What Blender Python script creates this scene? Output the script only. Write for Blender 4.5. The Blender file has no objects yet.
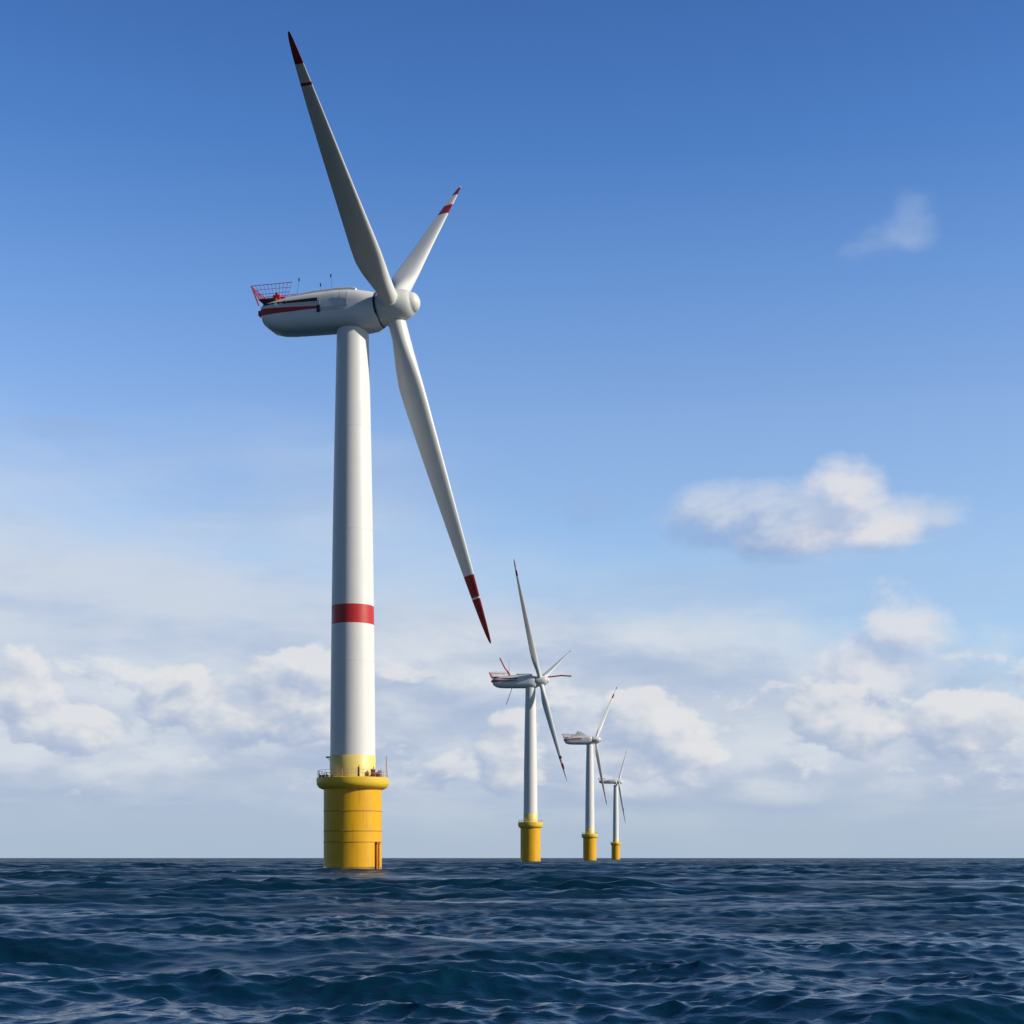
import bpy, bmesh, math, random
import numpy as np
from mathutils import Vector, Matrix

S = bpy.context.scene
C = S.collection
R = math.radians
F = 1550.0            # focal length in pixels at 1024 wide
HC = 2.0              # camera height above the mean sea level

# ------------------------------------------------------------------ camera
cam_d = bpy.data.cameras.new("camera")
cam = bpy.data.objects.new("camera", cam_d)
C.objects.link(cam)
cam.location = (0, 0, HC)
cam.rotation_euler = (R(90), 0, 0)
cam_d.sensor_width = 36
cam_d.lens = F / 1024 * 36
cam_d.shift_y = (858 - 512) / 1024
cam_d.clip_start = 0.1
cam_d.clip_end = 80000
S.camera = cam
S.render.resolution_x = S.render.resolution_y = 1024

# ------------------------------------------------------------------ light
SUN_AZ = R(105.0)     # clockwise from +Y (the viewing direction): right, a little behind the camera
SUN_EL = R(27)
sd = bpy.data.lights.new("sun", 'SUN')
sd.energy = 4.6
sd.angle = R(0.5)
sd.color = (1.0, 0.93, 0.80)
so = bpy.data.objects.new("sun", sd)
C.objects.link(so)
sdir = Vector((math.sin(SUN_AZ) * math.cos(SUN_EL), math.cos(SUN_AZ) * math.cos(SUN_EL), math.sin(SUN_EL)))
so.rotation_euler = sdir.to_track_quat('Z', 'Y').to_euler()
so.location = sdir * 300

S.view_settings.view_transform = 'Standard'
S.view_settings.look = 'None'
S.view_settings.exposure = 0
S.view_settings.gamma = 1


def lin(r, g, b):
    f = lambda c: (c / 255 / 12.92) if c / 255 <= 0.04045 else ((c / 255 + 0.055) / 1.055) ** 2.4
    return (f(r), f(g), f(b), 1)


class NT:
    """small helper for writing shader node graphs"""
    def __init__(s, nt):
        s.nt = nt
        nt.nodes.clear()

    def n(s, typ, **kw):
        nd = s.nt.nodes.new(typ)
        for k, v in kw.items():
            setattr(nd, k, v)
        return nd

    def put(s, sock, v):
        if isinstance(v, bpy.types.NodeSocket):
            s.nt.links.new(v, sock)
        elif v is not None:
            sock.default_value = v

    def m(s, op, a, b=None, c=None, clamp=False):
        nd = s.n('ShaderNodeMath', operation=op, use_clamp=clamp)
        for i, v in enumerate((a, b, c)):
            if v is not None:
                s.put(nd.inputs[i], v)
        return nd.outputs[0]

    def step(s, x, a, b):
        """smoothstep of x from a (gives 0) to b (gives 1)"""
        nd = s.n('ShaderNodeMapRange', interpolation_type='SMOOTHSTEP')
        if not isinstance(a, bpy.types.NodeSocket) and not isinstance(b, bpy.types.NodeSocket) and a > b:
            s.put(nd.inputs[0], x); s.put(nd.inputs[1], b); s.put(nd.inputs[2], a)
            nd.inputs[3].default_value = 1; nd.inputs[4].default_value = 0
        else:
            s.put(nd.inputs[0], x); s.put(nd.inputs[1], a); s.put(nd.inputs[2], b)
        return nd.outputs[0]

    def vec(s, x, y, z=0.0):
        nd = s.n('ShaderNodeCombineXYZ')
        for i, v in enumerate((x, y, z)):
            s.put(nd.inputs[i], v)
        return nd.outputs[0]

    def noise(s, v, scale=1, detail=6, rough=0.55, dist=0.0):
        nd = s.n('ShaderNodeTexNoise', noise_dimensions='3D')
        s.put(nd.inputs['Vector'], v)
        nd.inputs['Scale'].default_value = scale
        nd.inputs['Detail'].default_value = detail
        nd.inputs['Roughness'].default_value = rough
        nd.inputs['Distortion'].default_value = dist
        return nd.outputs[0]

    def mix(s, f, a, b):
        nd = s.n('ShaderNodeMix', data_type='RGBA')
        s.put(nd.inputs[0], f); s.put(nd.inputs[6], a); s.put(nd.inputs[7], b)
        return nd.outputs[2]


# ------------------------------------------------------------------ sky
K = 0.1               # strength of the world background
world = bpy.data.worlds.new("World")
S.world = world
world.use_nodes = True
w = NT(world.node_tree)
sky = w.n('ShaderNodeTexSky', sky_type='NISHITA')
sky.sun_disc = False
sky.sun_elevation = SUN_EL
sky.sun_rotation = SUN_AZ
sky.air_density = 1.0
sky.dust_density = 0.6
sky.ozone_density = 2.5


def wcol(r, g, b):
    c = lin(r, g, b)
    return (c[0] / K, c[1] / K, c[2] / K, 1)


tc = w.n('ShaderNodeTexCoord').outputs['Generated']
sp = w.n('ShaderNodeSeparateXYZ')
w.nt.links.new(tc, sp.inputs[0])
X, Y, Z = sp.outputs
az = w.m('ARCTAN2', X, Y)
hyp = w.m('SQRT', w.m('ADD', w.m('MULTIPLY', X, X), w.m('MULTIPLY', Y, Y)))
U = w.m('MULTIPLY', az, 15.5)                                   # azimuth
V = w.m('MULTIPLY', w.m('DIVIDE', Z, w.m('MAXIMUM', hyp, 0.01)), 15.5)   # height above the horizon


# clear sky: the Nishita sky, coloured as on a clean maritime day
ramp = w.n('ShaderNodeValToRGB')
w.put(ramp.inputs[0], w.m('DIVIDE', V, 20.0))
els = ramp.color_ramp.elements
TINT = [(0.0, (1.2, 1.35, 1.6)), (2.9, (1.65, 1.68, 1.8)), (4.3, (1.6, 1.65, 1.86)), (5.6, (1.18, 1.47, 1.87)), (7.1, (0.73, 1.17, 1.74)), (8.5, (0.58, 0.96, 1.55)), (13, (0.36, 0.62, 1.05))]
while len(els) < len(TINT):
    els.new(0.5)
for e, (v, c) in zip(els, TINT):
    e.position = v / 20
    e.color = (c[0] / 2.5, c[1] / 2.5, c[2] / 2.5, 1)
clear = w.n('ShaderNodeVectorMath', operation='MULTIPLY')
w.put(clear.inputs[0], sky.outputs[0])
sc = w.n('ShaderNodeVectorMath', operation='SCALE')
w.put(sc.inputs[0], ramp.outputs[0]); sc.inputs['Scale'].default_value = 2.5
w.put(clear.inputs[1], sc.outputs[0])
# the clouds fill the sky ahead; at the sides and behind it is cleared and dimmed to cut fill light
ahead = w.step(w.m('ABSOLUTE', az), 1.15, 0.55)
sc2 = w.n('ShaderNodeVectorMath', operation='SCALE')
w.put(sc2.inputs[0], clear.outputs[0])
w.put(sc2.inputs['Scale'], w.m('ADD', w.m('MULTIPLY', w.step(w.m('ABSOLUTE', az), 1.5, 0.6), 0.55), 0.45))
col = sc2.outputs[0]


def fbm(su, sv, seed, detail=5, rough=0.55, du=0.0, dv=0.0, dist=0.0):
    u = w.m('MULTIPLY', w.m('ADD', U, du), su)
    v = w.m('MULTIPLY', w.m('ADD', V, dv), sv)
    return w.noise(w.vec(u, v, seed), 1.0, detail, rough, dist)


def ell(u0, v0, a, b, du=0.0, dv=0.0):
    x = w.m('DIVIDE', w.m('SUBTRACT', U, u0 - du), a)
    y = w.m('DIVIDE', w.m('SUBTRACT', V, v0 - dv), b)
    q = w.m('ADD', w.m('MULTIPLY', x, x), w.m('MULTIPLY', y, y))
    return w.m('SUBTRACT', 1.0, q)


def smax(items):
    r = items[0]
    for b in items[1:]:
        nd = w.n('ShaderNodeMath', operation='SMOOTH_MAX')
        w.put(nd.inputs[0], r); w.put(nd.inputs[1], b); nd.inputs[2].default_value = 0.4
        r = nd.outputs[0]
    return w.m('MAXIMUM', r, -3.0)


def cloud(col, shape, su, sv, seed, amp, lo, hi, dark, light, off=(0.15, 0.2), k=0.9, op=1.0, rough=0.5, detail=6, bias=0.5):
    """shape(du, dv) is a large soft form, broken up by a fractal; the side towards the sun is lit"""
    def fld(du, dv, d):
        n = fbm(su, sv, seed, d, rough, du, dv, 0.15)
        return w.m('ADD', shape(du, dv), w.m('MULTIPLY', w.m('SUBTRACT', n, 0.5), amp))
    a = fld(0.0, 0.0, detail)
    b = fld(off[0], off[1], 3)
    dens = w.step(a, lo, hi)
    sh = w.m('ADD', w.m('MULTIPLY', w.m('SUBTRACT', a, b), k), bias, clamp=True)
    c = w.mix(w.step(sh, 0.0, 1.0), dark, light)
    return w.mix(w.m('MULTIPLY', w.m('MULTIPLY', dens, op), ahead), col, c)


# thin veil over the lower sky, reaching higher on the left
veil_n = fbm(0.26, 0.8, 3.1, 5, 0.5)
top = w.m('ADD', w.m('MULTIPLY', U, -0.20), 3.1)
vm = w.m('SUBTRACT', w.m('ADD', top, w.m('MULTIPLY', w.m('SUBTRACT', veil_n, 0.5), 3.4)), V)
veil = w.m('MULTIPLY', w.m('MULTIPLY', w.step(vm, -0.9, 1.3), 0.90), ahead)
veil_c = w.mix(w.step(fbm(0.33, 1.2, 8.2, 6, 0.58), 0.36, 0.64), wcol(174, 190, 217), wcol(205, 213, 225))
col = w.mix(veil, col, veil_c)


def bandshape(v0, v1, v2, v3, g):
    def f(du, dv):
        v = w.m('ADD', V, dv)
        b = w.m('MULTIPLY', w.step(v, v0, v1), w.step(v, v3, v2))
        return w.m('MULTIPLY', w.m('SUBTRACT', b, 1.0), g)
    return f


# far bank of soft cumulus above the horizon, three depths
col = cloud(col, bandshape(0.1, 0.7, 2.0, 3.3, 2.2), 0.45, 1.0, 21.3, 3.4, -0.8, 0.5, wcol(160, 178, 208), wcol(216, 222, 230), (0.25, 0.25), 1.0, 0.8, 0.58)
col = cloud(col, bandshape(0.2, 0.7, 1.7, 2.8, 2.2), 1.0, 1.9, 47.0, 4.2, 0.02, 0.55, wcol(160, 177, 208), wcol(226, 228, 231), (0.12, 0.16), 1.0, 0.8, 0.6)
col = cloud(col, bandshape(0.15, 0.5, 0.9, 1.4, 2.2), 0.6, 4.0, 5.5, 3.6, -0.1, 0.8, wcol(156, 175, 206), wcol(208, 215, 225), (0.1, 0.06), 0.9, 0.65, 0.55)

# single clouds
def many(*e):
    return lambda du, dv: smax([ell(*q, du, dv) for q in e])


col = cloud(col, many((1.92, 3.42, .55, .34), (2.6, 3.32, .78, .44), (3.8, 3.32, .62, .22)),
            1.5, 2.4, 65.0, 3.0, -0.3, 1.25, wcol(142, 167, 208), wcol(204, 212, 227), (0.16, 0.26), 0.55, 0.85, 0.58, 7, 0.40)
col = cloud(col, many((3.3, 3.50, .46, .46), (3.05, 3.15, .5, .25), (3.6, 3.2, .5, .26)),
            1.5, 2.3, 91.0, 2.8, -0.25, 1.2, wcol(160, 181, 215), wcol(229, 227, 229), (0.16, 0.26), 0.55, 0.88, 0.58, 7, 0.48)
col = cloud(col, many((3.8, 2.1, .60, .50), (3.55, 1.85, .5, .4)), 1.3, 1.9, 13.0, 4.0, -0.4, 1.0, wcol(165, 184, 216), wcol(222, 224, 230), (0.14, 0.2), 0.6, 0.88, 0.56, 6, 0.5)
col = cloud(col, many((3.5, 5.95, .42, .2), (3.75, 6.05, .40, .28), (3.92, 6.25, .30, .28)), 1.3, 1.9, 33.0, 4.0, -0.2, 2.4, wcol(126, 162, 216), wcol(160, 184, 222), (0.2, 0.2), 0.5, 0.8)
col = cloud(col, many((0.75, 3.5, .45, .2), (-4.4, 4.15, .7, .12)), 1.4, 2.4, 39.0, 3.6, -0.2, 1.8, wcol(138, 166, 214), wcol(152, 177, 216), (0.2, 0.2), 0.6, 0.55)
col = cloud(col, many((1.35, 1.2, .6, .48), (1.75, 1.0, .45, .3), (-.05, 1.05, .4, .42), (-2.2, 1.6, .8, .5), (-3.1, 1.45, .6, .4), (-4.75, 1.65, .42, .38), (-4.25, 1.25, .6, .25),
                      (3.3, 1.35, .7, .4), (4.4, 1.3, .6, .36)),
            1.25, 1.9, 81.0, 4.2, -0.08, 0.42, wcol(166, 183, 211), wcol(229, 229, 230), (0.12, 0.16), 0.55, 0.8, 0.6, 7, 0.46)
# haze near the horizon
hz = w.step(V, 0.95, 0.02)
col = w.mix(w.m('MULTIPLY', w.m('MULTIPLY', hz, 0.9), w.m('ADD', w.m('MULTIPLY', ahead, 0.6), 0.4)), col, wcol(171, 189, 209))

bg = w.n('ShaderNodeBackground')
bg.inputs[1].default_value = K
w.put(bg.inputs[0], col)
wo = w.n('ShaderNodeOutputWorld')
w.nt.links.new(bg.outputs[0], wo.inputs[0])


# ------------------------------------------------------------------ materials
def new_mat(name):
    m = bpy.data.materials.new(name)
    m.use_nodes = True
    g = NT(m.node_tree)
    b = g.n('ShaderNodeBsdfPrincipled')
    o = g.n('ShaderNodeOutputMaterial')
    g.nt.links.new(b.outputs[0], o.inputs[0])
    return m, g, b


def paint(name, c, rough=0.42, dirt=0.10, streak=0.0, dirtcol=(0.16, 0.13, 0.09, 1), spec=0.5):
    """weathered marine paint; dirt and vertical run-off streaks belong to the surface"""
    m, g, b = new_mat(name)
    t = g.n('ShaderNodeTexCoord').outputs['Object']
    big = g.noise(t, 0.35, 5, 0.6)
    mp = g.n('ShaderNodeMapping')
    g.put(mp.inputs[0], t)
    mp.inputs['Scale'].default_value = (2.2, 2.2, 0.10)
    run = g.noise(mp.outputs[0], 1.0, 5, 0.6)
    f = g.m('MULTIPLY', g.step(big, 0.4, 0.75), dirt)
    f = g.m('ADD', f, g.m('MULTIPLY', g.step(run, 0.5, 0.75), streak), clamp=True)
    g.put(b.inputs['Base Color'], g.mix(f, (*c, 1), dirtcol))
    rr = g.m('ADD', rough, g.m('MULTIPLY', g.m('SUBTRACT', big, 0.5), 0.25))
    g.put(b.inputs['Roughness'], rr)
    b.inputs['Specular IOR Level'].default_value = spec
    return m


def stripe_between(g, s, z, s0, s1, a0, a1, b0, b1):
    """1 where the point lies between two sloped lines (from s0 to s1) on the nacelle side"""
    t = g.m('DIVIDE', g.m('SUBTRACT', s, s0), s1 - s0)
    lo = g.m('ADD', a0, g.m('MULTIPLY', t, a1 - a0))
    hi = g.m('ADD', b0, g.m('MULTIPLY', t, b1 - b0))
    r = g.m('MULTIPLY', g.m('GREATER_THAN', z, lo), g.m('LESS_THAN', z, hi))
    r = g.m('MULTIPLY', r, g.m('LESS_THAN', s, s1))
    return r


M = {}
M['white'] = paint('tower_white', (0.74, 0.73, 0.70), 0.45, 0.10, 0.10, (0.45, 0.43, 0.38, 1))
M['blade'] = paint('blade_white', (0.72, 0.72, 0.68), 0.38, 0.12, 0.06, (0.42, 0.42, 0.38, 1))
M['red'] = paint('signal_red', (0.52, 0.018, 0.016), 0.45, 0.15, 0.15, (0.25, 0.02, 0.02, 1))
M['blade_red'] = paint('blade_red', (0.24, 0.008, 0.013), 0.45, 0.45, 0.3, (0.42, 0.09, 0.03, 1))
M['yellow'] = paint('pile_yellow', (0.78, 0.41, 0.002), 0.42, 0.30, 0.5, (0.50, 0.20, 0.006, 1))
M['wet'] = paint('wet_yellow', (0.40, 0.24, 0.012), 0.15, 0.7, 0.5, (0.07, 0.07, 0.02, 1))
M['seam'] = paint('seam_yellow', (0.42, 0.22, 0.01), 0.6, 0.3, 0.3, (0.2, 0.08, 0.01, 1))
M['rim_yellow'] = paint('rim_yellow', (0.80, 0.53, 0.04), 0.42, 0.12, 0.12, (0.6, 0.35, 0.02, 1))
M['pale_yellow'] = paint('pale_yellow', (0.82, 0.63, 0.17), 0.45, 0.10, 0.12, (0.6, 0.38, 0.05, 1))
M['dark'] = paint('dark_rubber', (0.02, 0.022, 0.026), 0.6, 0.1, 0.0, (0.05, 0.05, 0.05, 1))
M['grey'] = paint('grey_paint', (0.34, 0.36, 0.38), 0.5, 0.3, 0.1, (0.2, 0.2, 0.2, 1))
M['steel'] = paint('galvanised_steel', (0.42, 0.43, 0.44), 0.5, 0.2, 0.1, (0.25, 0.22, 0.2, 1))
M['orange'] = paint('landing_orange', (0.72, 0.27, 0.008), 0.5, 0.4, 0.3, (0.22, 0.06, 0.02, 1))
M['rust'] = paint('rusty_red', (0.30, 0.06, 0.03), 0.6, 0.5, 0.3, (0.10, 0.03, 0.02, 1))


def nacelle_mat(k):
    m, g, b = new_mat('nacelle_paint')
    t = g.n('ShaderNodeTexCoord').outputs['Object']
    s_ = g.n('ShaderNodeSeparateXYZ')
    g.put(s_.inputs[0], t)
    s, z = s_.outputs[0], s_.outputs[2]
    red = stripe_between(g, s, z, -14.9 * k, -4.7 * k, -0.50, -0.22, 0.62, 0.16)
    pink = g.m('MULTIPLY', stripe_between(g, s, z, -14.9 * k, -4.7 * k, 0.62, 0.16, 1.3, 0.92), g.step(s, -12.5 * k, -9 * k))
    base = g.mix(g.m('MULTIPLY', g.step(g.noise(t, 0.5, 6, 0.6), 0.4, 0.75), 0.2), (0.78, 0.78, 0.76, 1), (0.46, 0.46, 0.44, 1))
    c = g.mix(g.m('MULTIPLY', pink, 0.7), base, (0.80, 0.56, 0.52, 1))
    c = g.mix(red, c, (0.42, 0.012, 0.014, 1))
    g.put(b.inputs['Base Color'], c)
    b.inputs['Roughness'].default_value = 0.35
    return m


# ------------------------------------------------------------------ mesh helpers
def link(name, bm, mats, parent=None, loc=None, smooth=True, angle=40, recalc=True):
    me = bpy.data.meshes.new(name)
    if recalc:
        bmesh.ops.recalc_face_normals(bm, faces=bm.faces)
    if smooth:
        for f in bm.faces:
            f.smooth = True
        lim = math.cos(R(angle))
        for e in bm.edges:
            if len(e.link_faces) == 2 and e.link_faces[0].normal.dot(e.link_faces[1].normal) < lim:
                e.smooth = False
    bm.to_mesh(me)
    bm.free()
    for m in (mats if isinstance(mats, (list, tuple)) else [mats]):
        me.materials.append(m)
    o = bpy.data.objects.new(name, me)
    C.objects.link(o)
    if parent:
        o.parent = parent
    if loc is not None:
        o.location = loc
    return o


def loft(bm, rings, cap=True, closed=True, mat=None):
    vs = [[bm.verts.new(p) for p in r] for r in rings]
    n = len(vs[0])
    for i in range(len(vs) - 1):
        for j in range(n if closed else n - 1):
            f = bm.faces.new((vs[i][j], vs[i][(j + 1) % n], vs[i + 1][(j + 1) % n], vs[i + 1][j]))
            if mat:
                f.material_index = mat(i)
    if cap:
        bm.faces.new(vs[0][::-1])
        bm.faces.new(vs[-1])
    return vs


def lathe(bm, prof, n=96, mat=None, axis=None, centre=(0, 0, 0), cap=True):
    """prof: (radius, height) pairs; axis: Matrix whose Z is the spin axis"""
    A = axis or Matrix.Identity(3)
    c = Vector(centre)
    rings = []
    for r, z in prof:
        rings.append([c + A @ Vector((max(r, 1e-3) * math.cos(2 * math.pi * j / n), max(r, 1e-3) * math.sin(2 * math.pi * j / n), z)) for j in range(n)])
    return loft(bm, rings, cap, True, mat)


def tube(bm, a, b, r, n=8):
    a, b = Vector(a), Vector(b)
    d = (b - a)
    q = d.to_track_quat('Z', 'Y').to_matrix()
    loft(bm, [[p + q @ Vector((r * math.cos(2 * math.pi * j / n), r * math.sin(2 * math.pi * j / n), 0)) for j in range(n)] for p in (a, b)])


def path(bm, pts, r, n=8, closed=False):
    for i in range(len(pts) - (0 if closed else 1)):
        tube(bm, pts[i], pts[(i + 1) % len(pts)], r, n)


def box(bm, lo, hi, bev=0.0, M4=None):
    r = bmesh.ops.create_cube(bm, size=1)
    lo, hi = Vector(lo), Vector(hi)
    for v in r['verts']:
        v.co = Vector(((lo[i] + hi[i]) / 2 + v.co[i] * (hi[i] - lo[i]) for i in range(3)))
        if M4 is not None:
            v.co = M4 @ v.co
    if bev:
        es = {e for v in r['verts'] for e in v.link_edges}
        bmesh.ops.bevel(bm, geom=list(es), offset=bev, segments=2, affect='EDGES', profile=0.5)


def on_ring(r, deg, z):
    """deg: 0 = towards the camera, 90 = to the right"""
    a = R(deg)
    return Vector((r * math.sin(a), -r * math.cos(a), z))


# ------------------------------------------------------------------ sea
def build_sea():
    rng = np.random.default_rng(11)
    rad = [0.25]
    while rad[-1] < 5000:
        d = rad[-1]
        rad.append(d + max(0.07, 0.0035 * d))
    while rad[-1] < 60000:
        rad.append(rad[-1] * 1.12)
    rad = np.array(rad)
    ang = np.concatenate([np.linspace(-180, -60, 41)[:-1], np.linspace(-60, -28, 60)[:-1],
                          np.linspace(-28, 28, 760), np.linspace(28, 60, 60)[1:], np.linspace(60, 180, 41)[1:-1]])
    ang = np.radians(ang)
    nr, na = len(rad), len(ang)
    sp = np.gradient(rad)
    x0 = (rad[:, None] * np.sin(ang)[None, :]).astype(np.float32)
    y0 = (rad[:, None] * np.cos(ang)[None, :]).astype(np.float32)
    dx = np.zeros_like(x0); dy = np.zeros_like(x0); dz = np.zeros_like(x0); fo = np.zeros_like(x0)
    # patches of livelier and calmer water, for the chop and for the longer waves
    def field(l0, l1, n_):
        f = np.zeros_like(x0)
        for l in np.geomspace(l0, l1, n_):
            t_ = rng.uniform(0, 6.283)
            f += np.cos(2 * math.pi / l * (x0 * math.cos(t_) * 0.7 + y0 * math.sin(t_)) + rng.uniform(0, 6.283))
        return f / math.sqrt(n_ / 2)
    chop = np.clip(1.0 + 0.36 * field(5, 45, 12), 0.45, 1.8)
    swell = np.clip(0.95 + 0.45 * field(18, 160, 10), 0.3, 1.8)
    lams = np.geomspace(0.24, 21, 170)
    mss = np.zeros(nr)
    for lam in lams:
        lam *= rng.uniform(0.95, 1.05)
        k = 2 * math.pi / lam
        th = rng.normal(0, 0.20 if lam > 3 else (0.38 if lam > 1.2 else 0.6)) + 0.10
        if rng.random() < 0.07:
            th += math.pi * 0.5
        kx, ky = math.sin(th) * k, -math.cos(th) * k
        # spectrum: peak close to 8 m, steep fall above, slow fall below
        s = 0.0105 * lam ** 0.92 if lam < 5.0 else 0.0105 * 5.0 ** 0.92 * (5.0 / lam) ** 0.6
        a = s * rng.uniform(0.45, 1.3) * AMP * (1.15 if lam < 0.9 else 0.58 if lam < 2.2 else 1.55)
        fade = np.clip((lam / sp - 1.8) / 2.0, 0, 1)
        fade = fade * fade * (3 - 2 * fade)
        n = int(np.max(np.nonzero(fade > 1e-3)[0])) + 1 if np.any(fade > 1e-3) else 0
        if n == 0:
            continue
        ph = kx * x0[:n] + ky * y0[:n] + rng.uniform(0, 6.283)
        # wave groups: the amplitude of each train comes and goes across the surface
        g1, g2 = rng.normal(0, 1, 2) * k * 0.11
        env = 0.75 + 0.45 * np.cos(g1 * x0[:n] + g2 * y0[:n] + rng.uniform(0, 6.28))
        A = (a * fade[:n])[:, None] * env * (chop[:n] if lam < 2.2 else swell[:n])
        c, sn = np.cos(ph), np.sin(ph)
        dz[:n] += A * c
        q = 0.95
        dx[:n] -= q * A * sn * (kx / k)
        dy[:n] -= q * A * sn * (ky / k)
        fo[:n] += A * k * c * q
        mss += 0.5 * (a * k) ** 2 * (1 - fade)
    dz -= 0.0
    # broken water around the foundations
    for (px_, py_, pr_) in PILES:
        dd = np.hypot(x0 - px_, y0 - py_)
        fo += 1.5 * np.exp(-((dd - pr_) / 0.9) ** 2)
    co = np.stack([x0 + dx, y0 + dy, dz], -1).reshape(-1, 3).astype(np.float32)
    i = np.arange(nr - 1)[:, None] * na
    j = np.arange(na)[None, :]
    j2 = (j + 1) % na
    quads = np.stack([i + j, i + j2, i + na + j2, i + na + j], -1).reshape(-1, 4)[:, ::-1].astype(np.int32)
    me = bpy.data.meshes.new('sea')
    me.vertices.add(len(co)); me.vertices.foreach_set('co', co.ravel())
    nf = len(quads)
    cen = np.arange(na)[::-1].astype(np.int32)
    me.loops.add(nf * 4 + na)
    me.loops.foreach_set('vertex_index', np.concatenate([quads.ravel(), cen]))
    me.polygons.add(nf + 1)
    me.polygons.foreach_set('loop_start', np.concatenate([np.arange(nf) * 4, [nf * 4]]).astype(np.int32))
    me.polygons.foreach_set('use_smooth', np.ones(nf + 1, bool))
    me.update(calc_edges=True)
    at = me.attributes.new('crest', 'FLOAT', 'POINT')
    at.data.foreach_set('value', fo.ravel().astype(np.float32))
    # waves too fine for the mesh become surface roughness
    rg = np.sqrt(0.0002 + mss * 0.6)
    rg = np.sqrt(np.clip(rg, 0.0, 0.32))
    at = me.attributes.new('fine', 'FLOAT', 'POINT')
    at.data.foreach_set('value', np.repeat(rg, na).astype(np.float32))
    print('fine', rg[[0, 300, 500, 700, 900, 1100, -1]], rad[[0, 300, 500, 700, 900, 1100, -1]])
    print('sea verts', len(co), 'std z near', dz[200:600].std(), 'max', dz.max(), 'crest', np.percentile(fo[200:600], [50, 90, 99, 99.9]))
    # normals must look up
    if me.polygons[1000].normal.z < 0:
        me.flip_normals()
    me.materials.append(M['sea'])
    o = bpy.data.objects.new('sea', me)
    C.objects.link(o)
    o['kind'] = 'structure'
    return o


AMP = 0.62
PILES = [(-25.5, 249.2, 5.1), (9.2, 771.6, 5.4)]
m, g, b = new_mat('sea_water')
M['sea'] = m
pos = g.n('ShaderNodeNewGeometry').outputs['Position']
mp = g.n('ShaderNodeMapping')
g.put(mp.inputs[0], pos)
mp.inputs['Rotation'].default_value = (0, 0, R(9))
mp.inputs['Scale'].default_value = (0.55, 1.0, 1.0)
r1 = g.noise(mp.outputs[0], 3.2, 6, 0.62, 0.4)
r2 = g.noise(mp.outputs[0], 14.0, 4, 0.6, 0.3)
r0 = g.noise(mp.outputs[0], 0.8, 5, 0.6, 0.5)
hgt = g.m('ADD', g.m('MULTIPLY', r0, 0.09), g.m('ADD', g.m('MULTIPLY', r1, 0.03), g.m('MULTIPLY', r2, 0.003)))
bmp = g.n('ShaderNodeBump')
bmp.inputs['Strength'].default_value = 1.0
bmp.inputs['Distance'].default_value = 1.0
g.put(bmp.inputs['Height'], hgt)
g.put(b.inputs['Normal'], bmp.outputs[0])
at = g.n('ShaderNodeAttribute', attribute_name='crest').outputs['Fac']
fn = g.noise(pos, 6.0, 6, 0.7)
foam = g.m('MULTIPLY', g.step(at, 1.32, 1.65), g.step(fn, 0.50, 0.66))
g.put(b.inputs['Base Color'], g.mix(foam, (0.0013, 0.022, 0.044, 1), (0.66, 0.70, 0.72, 1)))
# patches of ruffled and smoother water where the wind touches the surface
mp2 = g.n('ShaderNodeMapping')
g.put(mp2.inputs[0], pos)
mp2.inputs['Scale'].default_value = (0.035, 0.06, 0.05)
gust = g.noise(mp2.outputs[0], 1.0, 6, 0.75)
gust = g.m('ADD', 0.45, g.m('MULTIPLY', g.step(gust, 0.36, 0.64), 0.9))
g.put(b.inputs['Roughness'], g.m('ADD', g.m('MULTIPLY', gust, g.n('ShaderNodeAttribute', attribute_name='fine').outputs['Fac']), g.m('MULTIPLY', foam, 0.3)))
b.inputs['IOR'].default_value = 1.333
# steep unresolved waves hide one another at a grazing view, which costs reflection
fine_ = g.n('ShaderNodeAttribute', attribute_name='fine').outputs['Fac']
g.put(b.inputs['Specular IOR Level'], g.m('SUBTRACT', 0.68, g.m('MULTIPLY', fine_, 0.80)))
build_sea()


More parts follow.
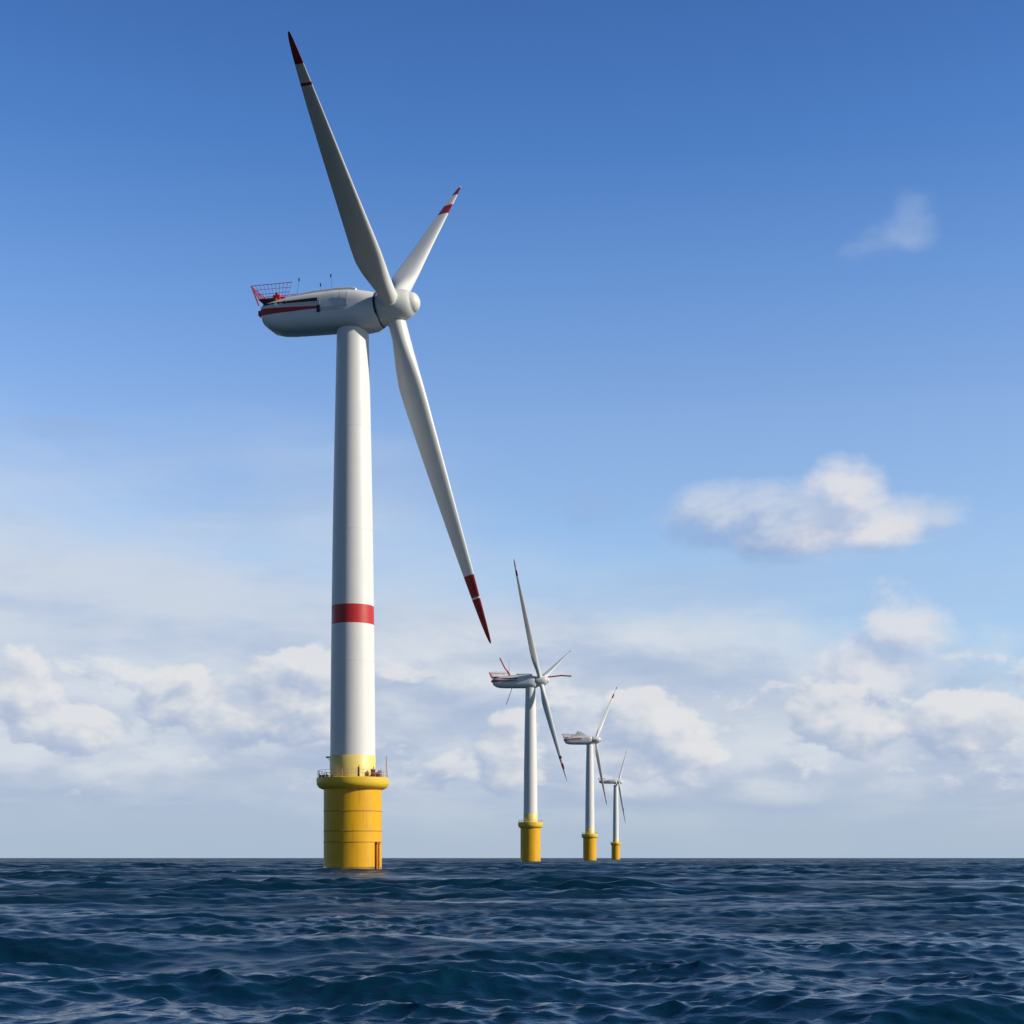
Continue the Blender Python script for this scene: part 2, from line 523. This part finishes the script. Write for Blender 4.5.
# ------------------------------------------------------------------ wind turbines
def blade_mesh(name, L, bands, mats, parent, cs=1.0):
    prof = [(0.5, 2.85, 1.0, 1.0), (3.0, 2.85, 1.0, 1.0), (5.0, 2.95, .84, .75), (7.0, 3.4, .60, .35), (9.5, 3.95, .42, .1), (12, 4.25, .33, 0), (15, 4.15, .29, 0),
            (20, 3.75, .26, 0), (27, 3.2, .23, 0), (35, 2.55, .21, 0), (42, 1.95, .19, 0), (48, 1.35, .18, 0), (51.5, .95, .17, 0),
            (53.6, .6, .17, 0), (54.5, .34, .17, 0), (54.8, .10, .2, 0)]
    P = np.array(prof)
    kL = L / 54.8
    rr = sorted(set(list(np.linspace(0.5, 53, 70)) + [53.4, 53.8, 54.2, 54.5, 54.7, 54.8] + [x for bnd in bands for x in bnd if x < 54.8]))
    N = 40
    bm = bmesh.new()
    rings = []
    for r in rr:
        ch, tr, bl = (np.interp(r, P[:, 0], P[:, i]) for i in (1, 2, 3))
        ch *= cs
        twist = R(np.interp(r, [0, 12, 25, 54.8], [13, 10, 4, 0]))
        bend = 0.3 * (r / 54.8) ** 2.2 - 0.3 * (r / 54.8)         # slight prebend, tip stays on the straight line
        ring = []
        le = 0.33 * ch if bl < 0.01 else (1 - bl) * 0.33 * ch + bl * ch / 2
        for j in range(N):
            th = 2 * math.pi * j / N
            xc = 0.5 * (1 - math.cos(th))
            yt = 5 * (0.2969 * math.sqrt(xc) - 0.1260 * xc - 0.3516 * xc ** 2 + 0.2843 * xc ** 3 - 0.1015 * xc ** 4) * tr
            ya = (yt if th <= math.pi else -yt) + 0.10 * (1 - bl) * xc * (1 - xc)
            yc = 0.5 * math.sin(th)
            y = (1 - bl) * ya + bl * yc
            px, py = le - xc * ch, y * ch
            c, s = math.cos(twist), math.sin(twist)
            ring.append((px * c - py * s + bend, px * s + py * c, r * kL))
        rings.append(ring)

    def mat(i):
        m_ = (rr[i] + rr[i + 1]) / 2
        return 1 if any(a <= m_ <= b_ for a, b_ in bands) else 0
    loft(bm, rings, True, True, mat)
    return link(name, bm, mats, parent, angle=60)


def turbine(label, px, D, yaw, hub_px, hub_off, tilt, blades, rear=1.0, near=True, zp=13.0, pile_r=4.65, rim_r=5.8, rim_h=1.85,
            white_z=18.4, red_band=None, r0=3.62, r1=2.55, tail=1.0, chord=1.0, bits=()):
    root = bpy.data.objects.new('wind_turbine', None)
    C.objects.link(root)
    root.location = ((px - 512) * D / F, D, 0)
    root['label'] = label
    root['category'] = 'wind turbine'
    root['group'] = 'wind turbines standing in a row in the sea'
    NS = 96 if near else 48
    zr = zp + rim_h                      # platform floor
    # --- foundation pile
    bm = bmesh.new()
    lathe(bm, [(pile_r, -6), (pile_r, zp - 0.4), (pile_r + .05, zp + .3)], NS)
    pile = link('foundation_pile', bm, M['yellow'], root)
    bm = bmesh.new()
    lathe(bm, [(pile_r + .005, -2), (pile_r + .02, -1.9), (pile_r + .02, .55), (pile_r + .005, .62)], NS)
    link('wet_band', bm, M['wet'], pile)
    if near:
        for i, zz in enumerate((zp * .73, zp * .485, zp * .35)):
            bm = bmesh.new()
            lathe(bm, [(pile_r + .004, zz - .07), (pile_r + .055, zz - .05), (pile_r + .055, zz + .05), (pile_r + .004, zz + .07)], NS)
            link('weld_flange', bm, M['seam'], pile)
    # --- access platform (a deep ring) with its railing
    bm = bmesh.new()
    lathe(bm, [(pile_r + .02, zp), (pile_r + .35, zp + .05), (rim_r - .4, zp + rim_h * .14), (rim_r - .1, zp + rim_h * .34), (rim_r, zp + rim_h * .55),
               (rim_r, zr - .08), (rim_r - .08, zr), (rim_r - .35, zr), (rim_r - .37, zr - .18), (r0 + .06, zr - .2)], NS, cap=False)
    plat = link('platform', bm, M['rim_yellow'], root, angle=30)
    bm = bmesh.new()
    rr_ = rim_r - .2
    npost = 32 if near else 16
    thk = 0.035 if near else 0.05
    for i in range(npost):
        a = on_ring(rr_, i * 360 / npost, zr - .01)
        tube(bm, a, a + Vector((0, 0, 1.15)), thk, 6)
    for h in (.6, 1.15):
        path(bm, [on_ring(rr_, i * 360 / npost, zr + h) for i in range(npost)], thk * .8, 6, True)
    link('railing', bm, M['steel'], plat)
    # --- yellow sleeve and white tower
    bm = bmesh.new()
    lathe(bm, [(r0 + .06, zr - .2), (r0 + .05, white_z - .06), (r0 + .0, white_z)], NS)
    link('tower_sleeve', bm, M['pale_yellow'], root)
    zt = 86.7
    rad_at = lambda z: r0 + (r1 - r0) * (z - white_z) / (zt - white_z) + 0.16 * math.sin(math.pi * (z - white_z) / (zt - white_z))
    zs = [white_z, 30, 37, 45, 52, 60, 68, 75, 81, zt]
    bandz = []
    if red_band:
        zs = sorted(zs + list(red_band)); bandz = red_band
    bm = bmesh.new()
    lathe(bm, [(rad_at(z), z) for z in zs], NS, mat=lambda i: 1 if red_band and red_band[0] <= (zs[i] + zs[i + 1]) / 2 <= red_band[1] else 0)
    tower = link('tower', bm, [M['white'], M['red']], root)
    if near:
        for z in (33.5, 54.5, 71):
            bm = bmesh.new()
            r = rad_at(z)
            lathe(bm, [(r + .002, z - .05), (r + .016, z - .04), (r + .016, z + .04), (r + .002, z + .05)], NS)
            link('section_joint', bm, M['white'], tower)

    # --- yaw frame: local x = wind direction
    head = (Vector((math.cos(yaw), -math.sin(yaw), 0)), Vector((math.sin(yaw), math.cos(yaw), 0)))
    fx, fy = head
    Rz = Matrix.Rotation(-yaw, 3, 'Z')
    HZ = 90.0

    def part(name, bm, mats, parent=None, angle=40):
        o = link(name, bm, mats, parent or root, angle=angle)
        if parent is None:
            o.location = (0, 0, HZ)
            o.rotation_euler = (0, 0, -yaw)
        return o
    k = rear
    ho = hub_off
    # stations: s, top, bottom, half width, exponent   (heights relative to the hub)
    ct, st = math.cos(tilt), math.sin(tilt)
    e = ho - 2.1
    tl = tail
    st_tab = [(-14.9 * k, 1.25, -0.9 * tl, 2.35, 5), (-14.6 * k, 1.5, -1.7 * tl, 2.6, 5), (-13.6 * k, 1.85, -2.45 * tl, 2.85, 4.5), (-12.2 * k, 2.15, -2.85 * tl, 3.0, 4.2), (-10.3 * k, 2.45, -3.0 * tl, 3.05, 4.2),
              (-6 * k, 2.8, -3.1 * tl, 3.1, 4.2), (-2.5, 2.9, -3.15 * tl, 3.1, 4.2), (0, 2.9, -3.25 * (tl + 1) / 2, 3.1, 3.8), (e * .45, 2.75, -3.55, 2.98, 3.2), (e * .8, 2.55, -3.5, 2.8, 2.5), (e, 2.4, -3.1, 2.72, 2.05)]
    T = np.array(st_tab)
    ss = []
    for a, b_ in zip(T[:-1, 0], T[1:, 0]):
        ss += list(np.linspace(a, b_, 5)[:-1])
    ss.append(T[-1, 0])
    bm = bmesh.new()
    rings = []
    N = 64

    def half_w(s):
        return float(np.interp(s, T[:, 0], T[:, 3]))
    for s in ss:
        top, bot, wd, ex = (float(np.interp(s, T[:, 0], T[:, i])) for i in (1, 2, 3, 4))
        zc, hh = (top + bot) / 2, (top - bot) / 2
        f = max(0, (s - 0) / e) if s > 0 else 0
        ring = []
        for j in range(N):
            th = 2 * math.pi * (j + .5) / N
            cx, sx = math.cos(th), math.sin(th)
            y = wd * math.copysign(abs(cx) ** (2 / ex), cx)
            exb = ex if sx > 0 else min(ex, 3.2)
            if sx < 0:
                y = wd * math.copysign(abs(cx) ** (2 / exb), cx)
            z = zc + hh * math.copysign(abs(sx) ** (2 / exb), sx)
            ring.append((s - (z - zc) * math.tan(tilt) * f, y, z))
        rings.append(ring)
    loft(bm, rings)
    nac = part('nacelle', bm, nacelle_mat(k), None, 28)
    W = 3.1
    # raised roof hood
    bm = bmesh.new()
    hr = []
    for s, t_ in ((-11.6 * k, 2.0), (-9.5 * k, 2.65), (-6 * k, 3.05), (-2, 3.2), (0.4, 3.1), (1.2, 2.9)):
        hr.append([(s, -2.35, 1.8), (s, -2.2, t_ - .12), (s, -2.0, t_), (s, 2.0, t_), (s, 2.2, t_ - .12), (s, 2.35, 1.8)])
    loft(bm, hr)
    part('roof_hood', bm, M['blade'], nac, 25)
    # long dark ventilation slots on both sides, louvred
    for sg in (-1, 1):
        bm = bmesh.new()
        y = sg * (W + .0)
        yy = sorted((y - .03 * sg, y + .035 * sg))
        rings = []
        for s, za, zb in ((-14.3 * k, 1.1, 1.32), (-9.5 * k, 1.05, 1.4), (-4.9 * k, .95, 1.5)):
            ww = half_w(s)
            a, b_ = sorted((sg * (ww - .12), sg * (ww + .03)))
            rings.append([(s, a, za), (s, b_, za), (s, b_, zb), (s, a, zb)])
        loft(bm, rings)
        vent = part('vent_slot', bm, M['dark'], nac)
        if near:
            for i in range(8):
                s = (-12.6 + i * 1.05) * k
                zz = 1.2
                ww = half_w(s)
                h_ = .13 + .05 * (i % 3)
                bm = bmesh.new()
                box(bm, (s - .14, sg * (ww + .05) - .03, zz - h_), (s + .14, sg * (ww + .05) + .03, zz + h_))
                part('louvre', bm, M['dark'], vent)
            # access hatch and panel joints
            y0 = sg * (W + .012)
            for (a, b_, c, d) in ((-4.6, -4.5, -1.3, 1.5), (-1.15, -1.07, -.12, 2.0), (0.0, .08, -.12, 2.0), (-4.5, 0.1, -.2, -.12), (-4.5, -1.1, -.55, -.49)):
                bm = bmesh.new()
                box(bm, (a, y0 - .02, c), (b_, y0 + .02, d))
                part('panel_joint', bm, M['grey'], nac)
            bm = bmesh.new()
            box(bm, (-5.0, y0 - .08, -.85), (-4.35, y0 + .06, .3), .04)
            part('service_box', bm, M['dark'], nac)
    # stern bumper
    bm = bmesh.new()
    box(bm, (-15.35 * k, -2.4, -.35), (-14.85 * k, 2.4, .5), .12)
    part('stern_bumper', bm, M['rust'], nac)

    # helicopter hoist basket on the tail
    bm = bmesh.new()
    z0 = 2.25
    s0, s1 = -15.0 * k, -10.0 * k
    box(bm, (s0 - .2, -2.5, z0 - .12), (-12.2 * k, 2.5, z0 + .05), .03)
    deck = part('hoist_deck', bm, M['rust'], nac)
    bm = bmesh.new()
    t1 = .038 if near else .06
    zt_ = 4.5
    ncol = 10
    for sg in (-1, 1):
        y = sg * 2.6
        for h in (0.0, .33, .66, 1.0):
            if not near and h in (.33,):
                continue
            z = z0 + (zt_ - z0) * h
            sa = s0 - .1 - 1.3 * h
            tube(bm, (sa, y, z), (s1 + (.6 * h), y, z), t1 * (1.3 if h == 1 else .8), 6)
        for i in range(ncol + 1):
            f = i / ncol
            a = Vector((s0 - .1 + (s1 - s0) * f, y, z0 + (.3 * f)))
            b_ = Vector((s0 - 1.4 + (s1 - s0 + 2.0) * f, y, zt_))
            tube(bm, a, b_, t1 * (1.6 if i == 0 else .75), 6)
        tube(bm, (s0 - .1, y, 1.2), (s0 - 1.4, y, zt_), t1 * 3.2, 8)
    for h in (.33, .66, 1.0):
        z = z0 + (zt_ - z0) * h
        tube(bm, (s0 - .1 - 1.3 * h, -2.6, z), (s0 - .1 - 1.3 * h, 2.6, z), t1 * 1.2, 6)
    for i in range(9):
        y = -2.6 + 5.2 * i / 8
        tube(bm, (s0 - .1, y, z0), (s0 - 1.4, y, zt_), t1 * .8, 6)
    part('hoist_railing', bm, M['red'], deck)
    if near:
        # crates and winch standing in the basket
        bm = bmesh.new()
        box(bm, (-13.4, -.9, z0 + .05), (-12.2, .6, z0 + 1.15), .06)
        box(bm, (-12.3, -.5, z0 + .04), (-11.4, .4, z0 + .9), .06)
        tube(bm, (-12.8, -.9, z0 + 1.3), (-12.8, .9, z0 + 1.3), .22, 10)
        part('winch', bm, M['red'], deck)
        for (s, y, ln, dx) in ((-8.9, -1.7, 1.5, .35), (-2.9, -1.6, 1.7, -.25), (-5.9, 1.0, 1.4, 0), (.0, -.9, .1, 0), (1.3, .4, .1, 0)):
            bm = bmesh.new()
            tube(bm, (s, y, 2.7), (s + dx, y, 3.5 + ln), .022, 6)
            if ln > 1:
                box(bm, (s + dx - .10, y - .05, 3.4 + ln), (s + dx + .10, y + .05, 3.9 + ln), .02)
            part('weather_mast', bm, M['dark'], nac)
    for b_ in bits:
        b_(part, nac)

    # --- rotor
    hub = Vector((ho, 0, 0))
    nloc = Vector((ct, 0, st))
    A = nloc.to_track_quat('Z', 'Y').to_matrix()
    bm = bmesh.new()
    lathe(bm, [(2.55, -2.15), (2.62, -1.9), (2.62, -.6), (2.58, .6), (2.5, 1.3), (2.38, 1.9), (2.2, 2.5), (1.98, 2.95), (1.76, 3.22), (1.64, 3.33), (1.58, 3.5), (1.45, 3.85), (1.18, 4.18), (.8, 4.42), (.38, 4.57), (.05, 4.6)], NS if near else 32, axis=A, centre=hub)
    sp_ = part('spinner', bm, M['blade'], None, 30)
    bm = bmesh.new()
    lathe(bm, [(2.3, -2.42), (2.80, -2.38), (2.80, -2.08), (2.3, -2.04)], NS if near else 32, axis=A, centre=hub)
    part('rotor_gap', bm, M['dark'], sp_)
    n_w = Vector((math.cos(yaw) * ct, -math.sin(yaw) * ct, st))
    u_w = Vector((math.sin(yaw), math.cos(yaw), 0))
    w_w = u_w.cross(n_w)
    if w_w.z < 0:
        w_w = -w_w
    hub_w = Vector((0, 0, HZ)) + Rz @ hub
    for (azd, cone, L, bands, pitch) in blades:
        a_, g_ = R(azd), R(cone)
        d = (math.cos(g_) * (math.sin(a_) * u_w + math.cos(a_) * w_w) + math.sin(g_) * n_w).normalized()
        x = (n_w - d * n_w.dot(d)).normalized()
        y = d.cross(x)
        rot = Matrix((x, y, d)).transposed() @ Matrix.Rotation(R(pitch), 3, 'Z')
        o = blade_mesh('blade', L, bands, [M['blade'], M['blade_red']], root, chord)
        o.matrix_local = Matrix.Translation(hub_w) @ rot.to_4x4()
        if near:
            bm = bmesh.new()
            lathe(bm, [(1.42, 2.1), (1.50, 2.13), (1.50, 2.42), (1.42, 2.45)], 48, cap=False)
            c_ = link('blade_collar', bm, M['blade'], o)
    return root, plat, pile, zr


def rooftop_jib(part, nac):
    # raised red jib with a thin aerial beside it, a dark boom lying along the roof and a stray red fragment, shaped as a boom, ahead of the hub
    bm = bmesh.new()
    path(bm, [(-9.6, -1.5, 1.8), (-10.6, -1.5, 4.1), (-12.6, -1.5, 6.4), (-15.2, -1.5, 11.6)], .32, 8)
    tube(bm, (-10.4, -1.5, 1.9), (-11.6, -1.5, 4.9), .2, 6)
    part('red_jib', bm, M['red'], nac)
    bm = bmesh.new()
    tube(bm, (-10.8, 1.2, 1.8), (-11.0, 1.2, 11.0), .10, 6)
    part('aerial', bm, M['grey'], nac)
    bm = bmesh.new()
    tube(bm, (-9.0, 0, -2.5), (-12.2, 0, -11.5), .16, 6)
    part('aerial', bm, M['grey'], nac)
    bm = bmesh.new()
    box(bm, (-7.0, -1.3, 2.9), (1.0, 1.3, 3.7), .25)
    part('roof_cooler', bm, M['grey'], nac)
    bm = bmesh.new()
    path(bm, [(8.6, 0, 1.9), (15.5, 0, 2.6), (20.5, 0, 2.2)], .34, 8)
    part('red_fragment', bm, M['red'], nac)


def roof_house(part, nac):
    bm = bmesh.new()
    loft(bm, [[(s, -1.9, 2.2), (s, -1.4, t), (s, 1.4, t), (s, 1.9, 2.2)] for s, t in ((-14.5, 2.9), (-11.5, 4.2), (-8.4, 6.6), (-5.2, 5.4), (-1.5, 3.0))])
    part('roof_house', bm, M['blade'], nac, 25)
    bm = bmesh.new()
    tube(bm, (-9.2, 0, 5.0), (-9.2, 0, 7.0), .3, 6)
    part('aerial', bm, M['grey'], nac)


DT = 88 * F / 551
root1, plat1, pile1, zr1 = turbine(
    'largest and nearest turbine, white tower with a red band on a yellow foundation', 352.8, DT + 1.7, R(13.9), None, 6.7, R(8.5),
    [(-72.55, 6.06, 54.5, [(49.6, 54.8), (46.0, 46.5)], 0),
     (48.57, 5.33, 55.4, [(50.0, 53.8), (40.5, 45.0)], 0),
     (170.01, 5.98, 55.5, [(43.4, 47.0), (47.3, 54.8)], 0)],
    red_band=(39.4, 42.4))

# boat landing, davit and gear on the nearest foundation
bm = bmesh.new()
for dg in (57, 65):
    a = on_ring(4.85, dg, 0)
    tube(bm, (a.x, a.y, -3), (a.x, a.y, 4.3), .17, 10)
    b_ = on_ring(4.6, dg, 4.5)
    tube(bm, (a.x, a.y, 4.3), b_, .17, 10)
    for z in (.9, 2.7):
        tube(bm, (a.x, a.y, z), on_ring(4.6, dg, z), .12, 8)
for i in range(13):
    tube(bm, on_ring(4.95, 57, -1 + i * .42), on_ring(4.95, 65, -1 + i * .42), .05, 6)
landing = link('boat_landing', bm, M['orange'], pile1)
bm = bmesh.new()
q = Matrix.Rotation(R(61), 4, 'Z')
box(bm, (-.5, -5.0, 4.1), (.5, -4.55, 4.6), .06, q)
link('landing_step', bm, M['rust'], landing)
bm = bmesh.new()
a = on_ring(5.5, 83, zr1 - .1)
tube(bm, a, a + Vector((0, 0, 3.4)), .07, 8)
tube(bm, a + Vector((0, 0, 3.35)), a + Vector((-.1, .6, 3.6)), .06, 8)
link('davit_post', bm, M['orange'], plat1)
bm = bmesh.new()
box(bm, (-4.3, -.5, 18.1), (-3.5, .1, 18.3), .03)
tube(bm, (-4.2, -.2, 18.25), (-3.6, -.2, 17.6), .05, 6)
link('lamp_bracket', bm, M['rust'], root1)
for (dg, r_, sx, sy, sz, mt) in ((50, 4.6, .35, .3, .75, 'rust'), (62, 4.8, .45, .3, .5, 'rust'), (70, 4.9, .3, .3, .65, 'steel'), (17, 4.7, .16, .16, .85, 'dark'), (-75, 4.7, .7, .4, .3, 'dark'), (-55, 4.8, .35, .3, .3, 'dark')):
    bm = bmesh.new()
    p = on_ring(r_, dg, zr1 - .18)
    box(bm, p - Vector((sx, sy, 0)), p + Vector((sx, sy, sz * 2)), .05)
    tube(bm, p + Vector((0, 0, sz * 2)), p + Vector((.1, 0, sz * 2 + .35)), .06, 6)
    link('equipment_box', bm, M[mt], plat1)


far = dict(near=False, zp=16.9, rim_h=2.9, white_z=24.0, pile_r=5.0, rim_r=6.2, r0=3.45, r1=2.5, rear=1.27, tail=.8)
turbine('second nearest turbine, with a red jib raised above its nacelle roof', 530.5, 88 * F / 177 + 1, R(8), None, 5.0, R(8),
        [(-35.95, -0.33, 66.9, [(47.5, 50), (51.5, 54.8)], 14), (69.9, 11.37, 63.5, [(51.5, 54.8)], 0), (202.26, 8.41, 57.9, [(41, 42.5), (45, 48)], 0)],
        bits=(rooftop_jib,), chord=.74, **dict(far, tail=1.1))
turbine('third turbine in the row, with a white peaked housing on its nacelle roof', 589.8, 88 * F / 118 + 1, R(5), None, 4.2, R(3),
        [(34.56, 19.36, 56.4, [(41, 45), (50, 52)], 12), (151.0, 5.55, 55.4, [(50, 54.8)], 0), (265.34, 7.26, 53.7, [(50, 53)], 0)],
        bits=(roof_house,), chord=.62, **dict(far, tail=1.1))
far4 = dict(far); far4.update(tail=.62, chord=.6)
turbine('smallest and farthest turbine, at the right end of the row', 615.8, 88 * F / 76 + 1, R(5), None, 3.6, R(3),
        [(26.4, 14.5, 43.1, [(50, 54)], 0), (143.0, 4.4, 60.3, [(52, 54)], 15), (231.9, 4.5, 57.7, [(50, 54)], 15)],
        **far4)
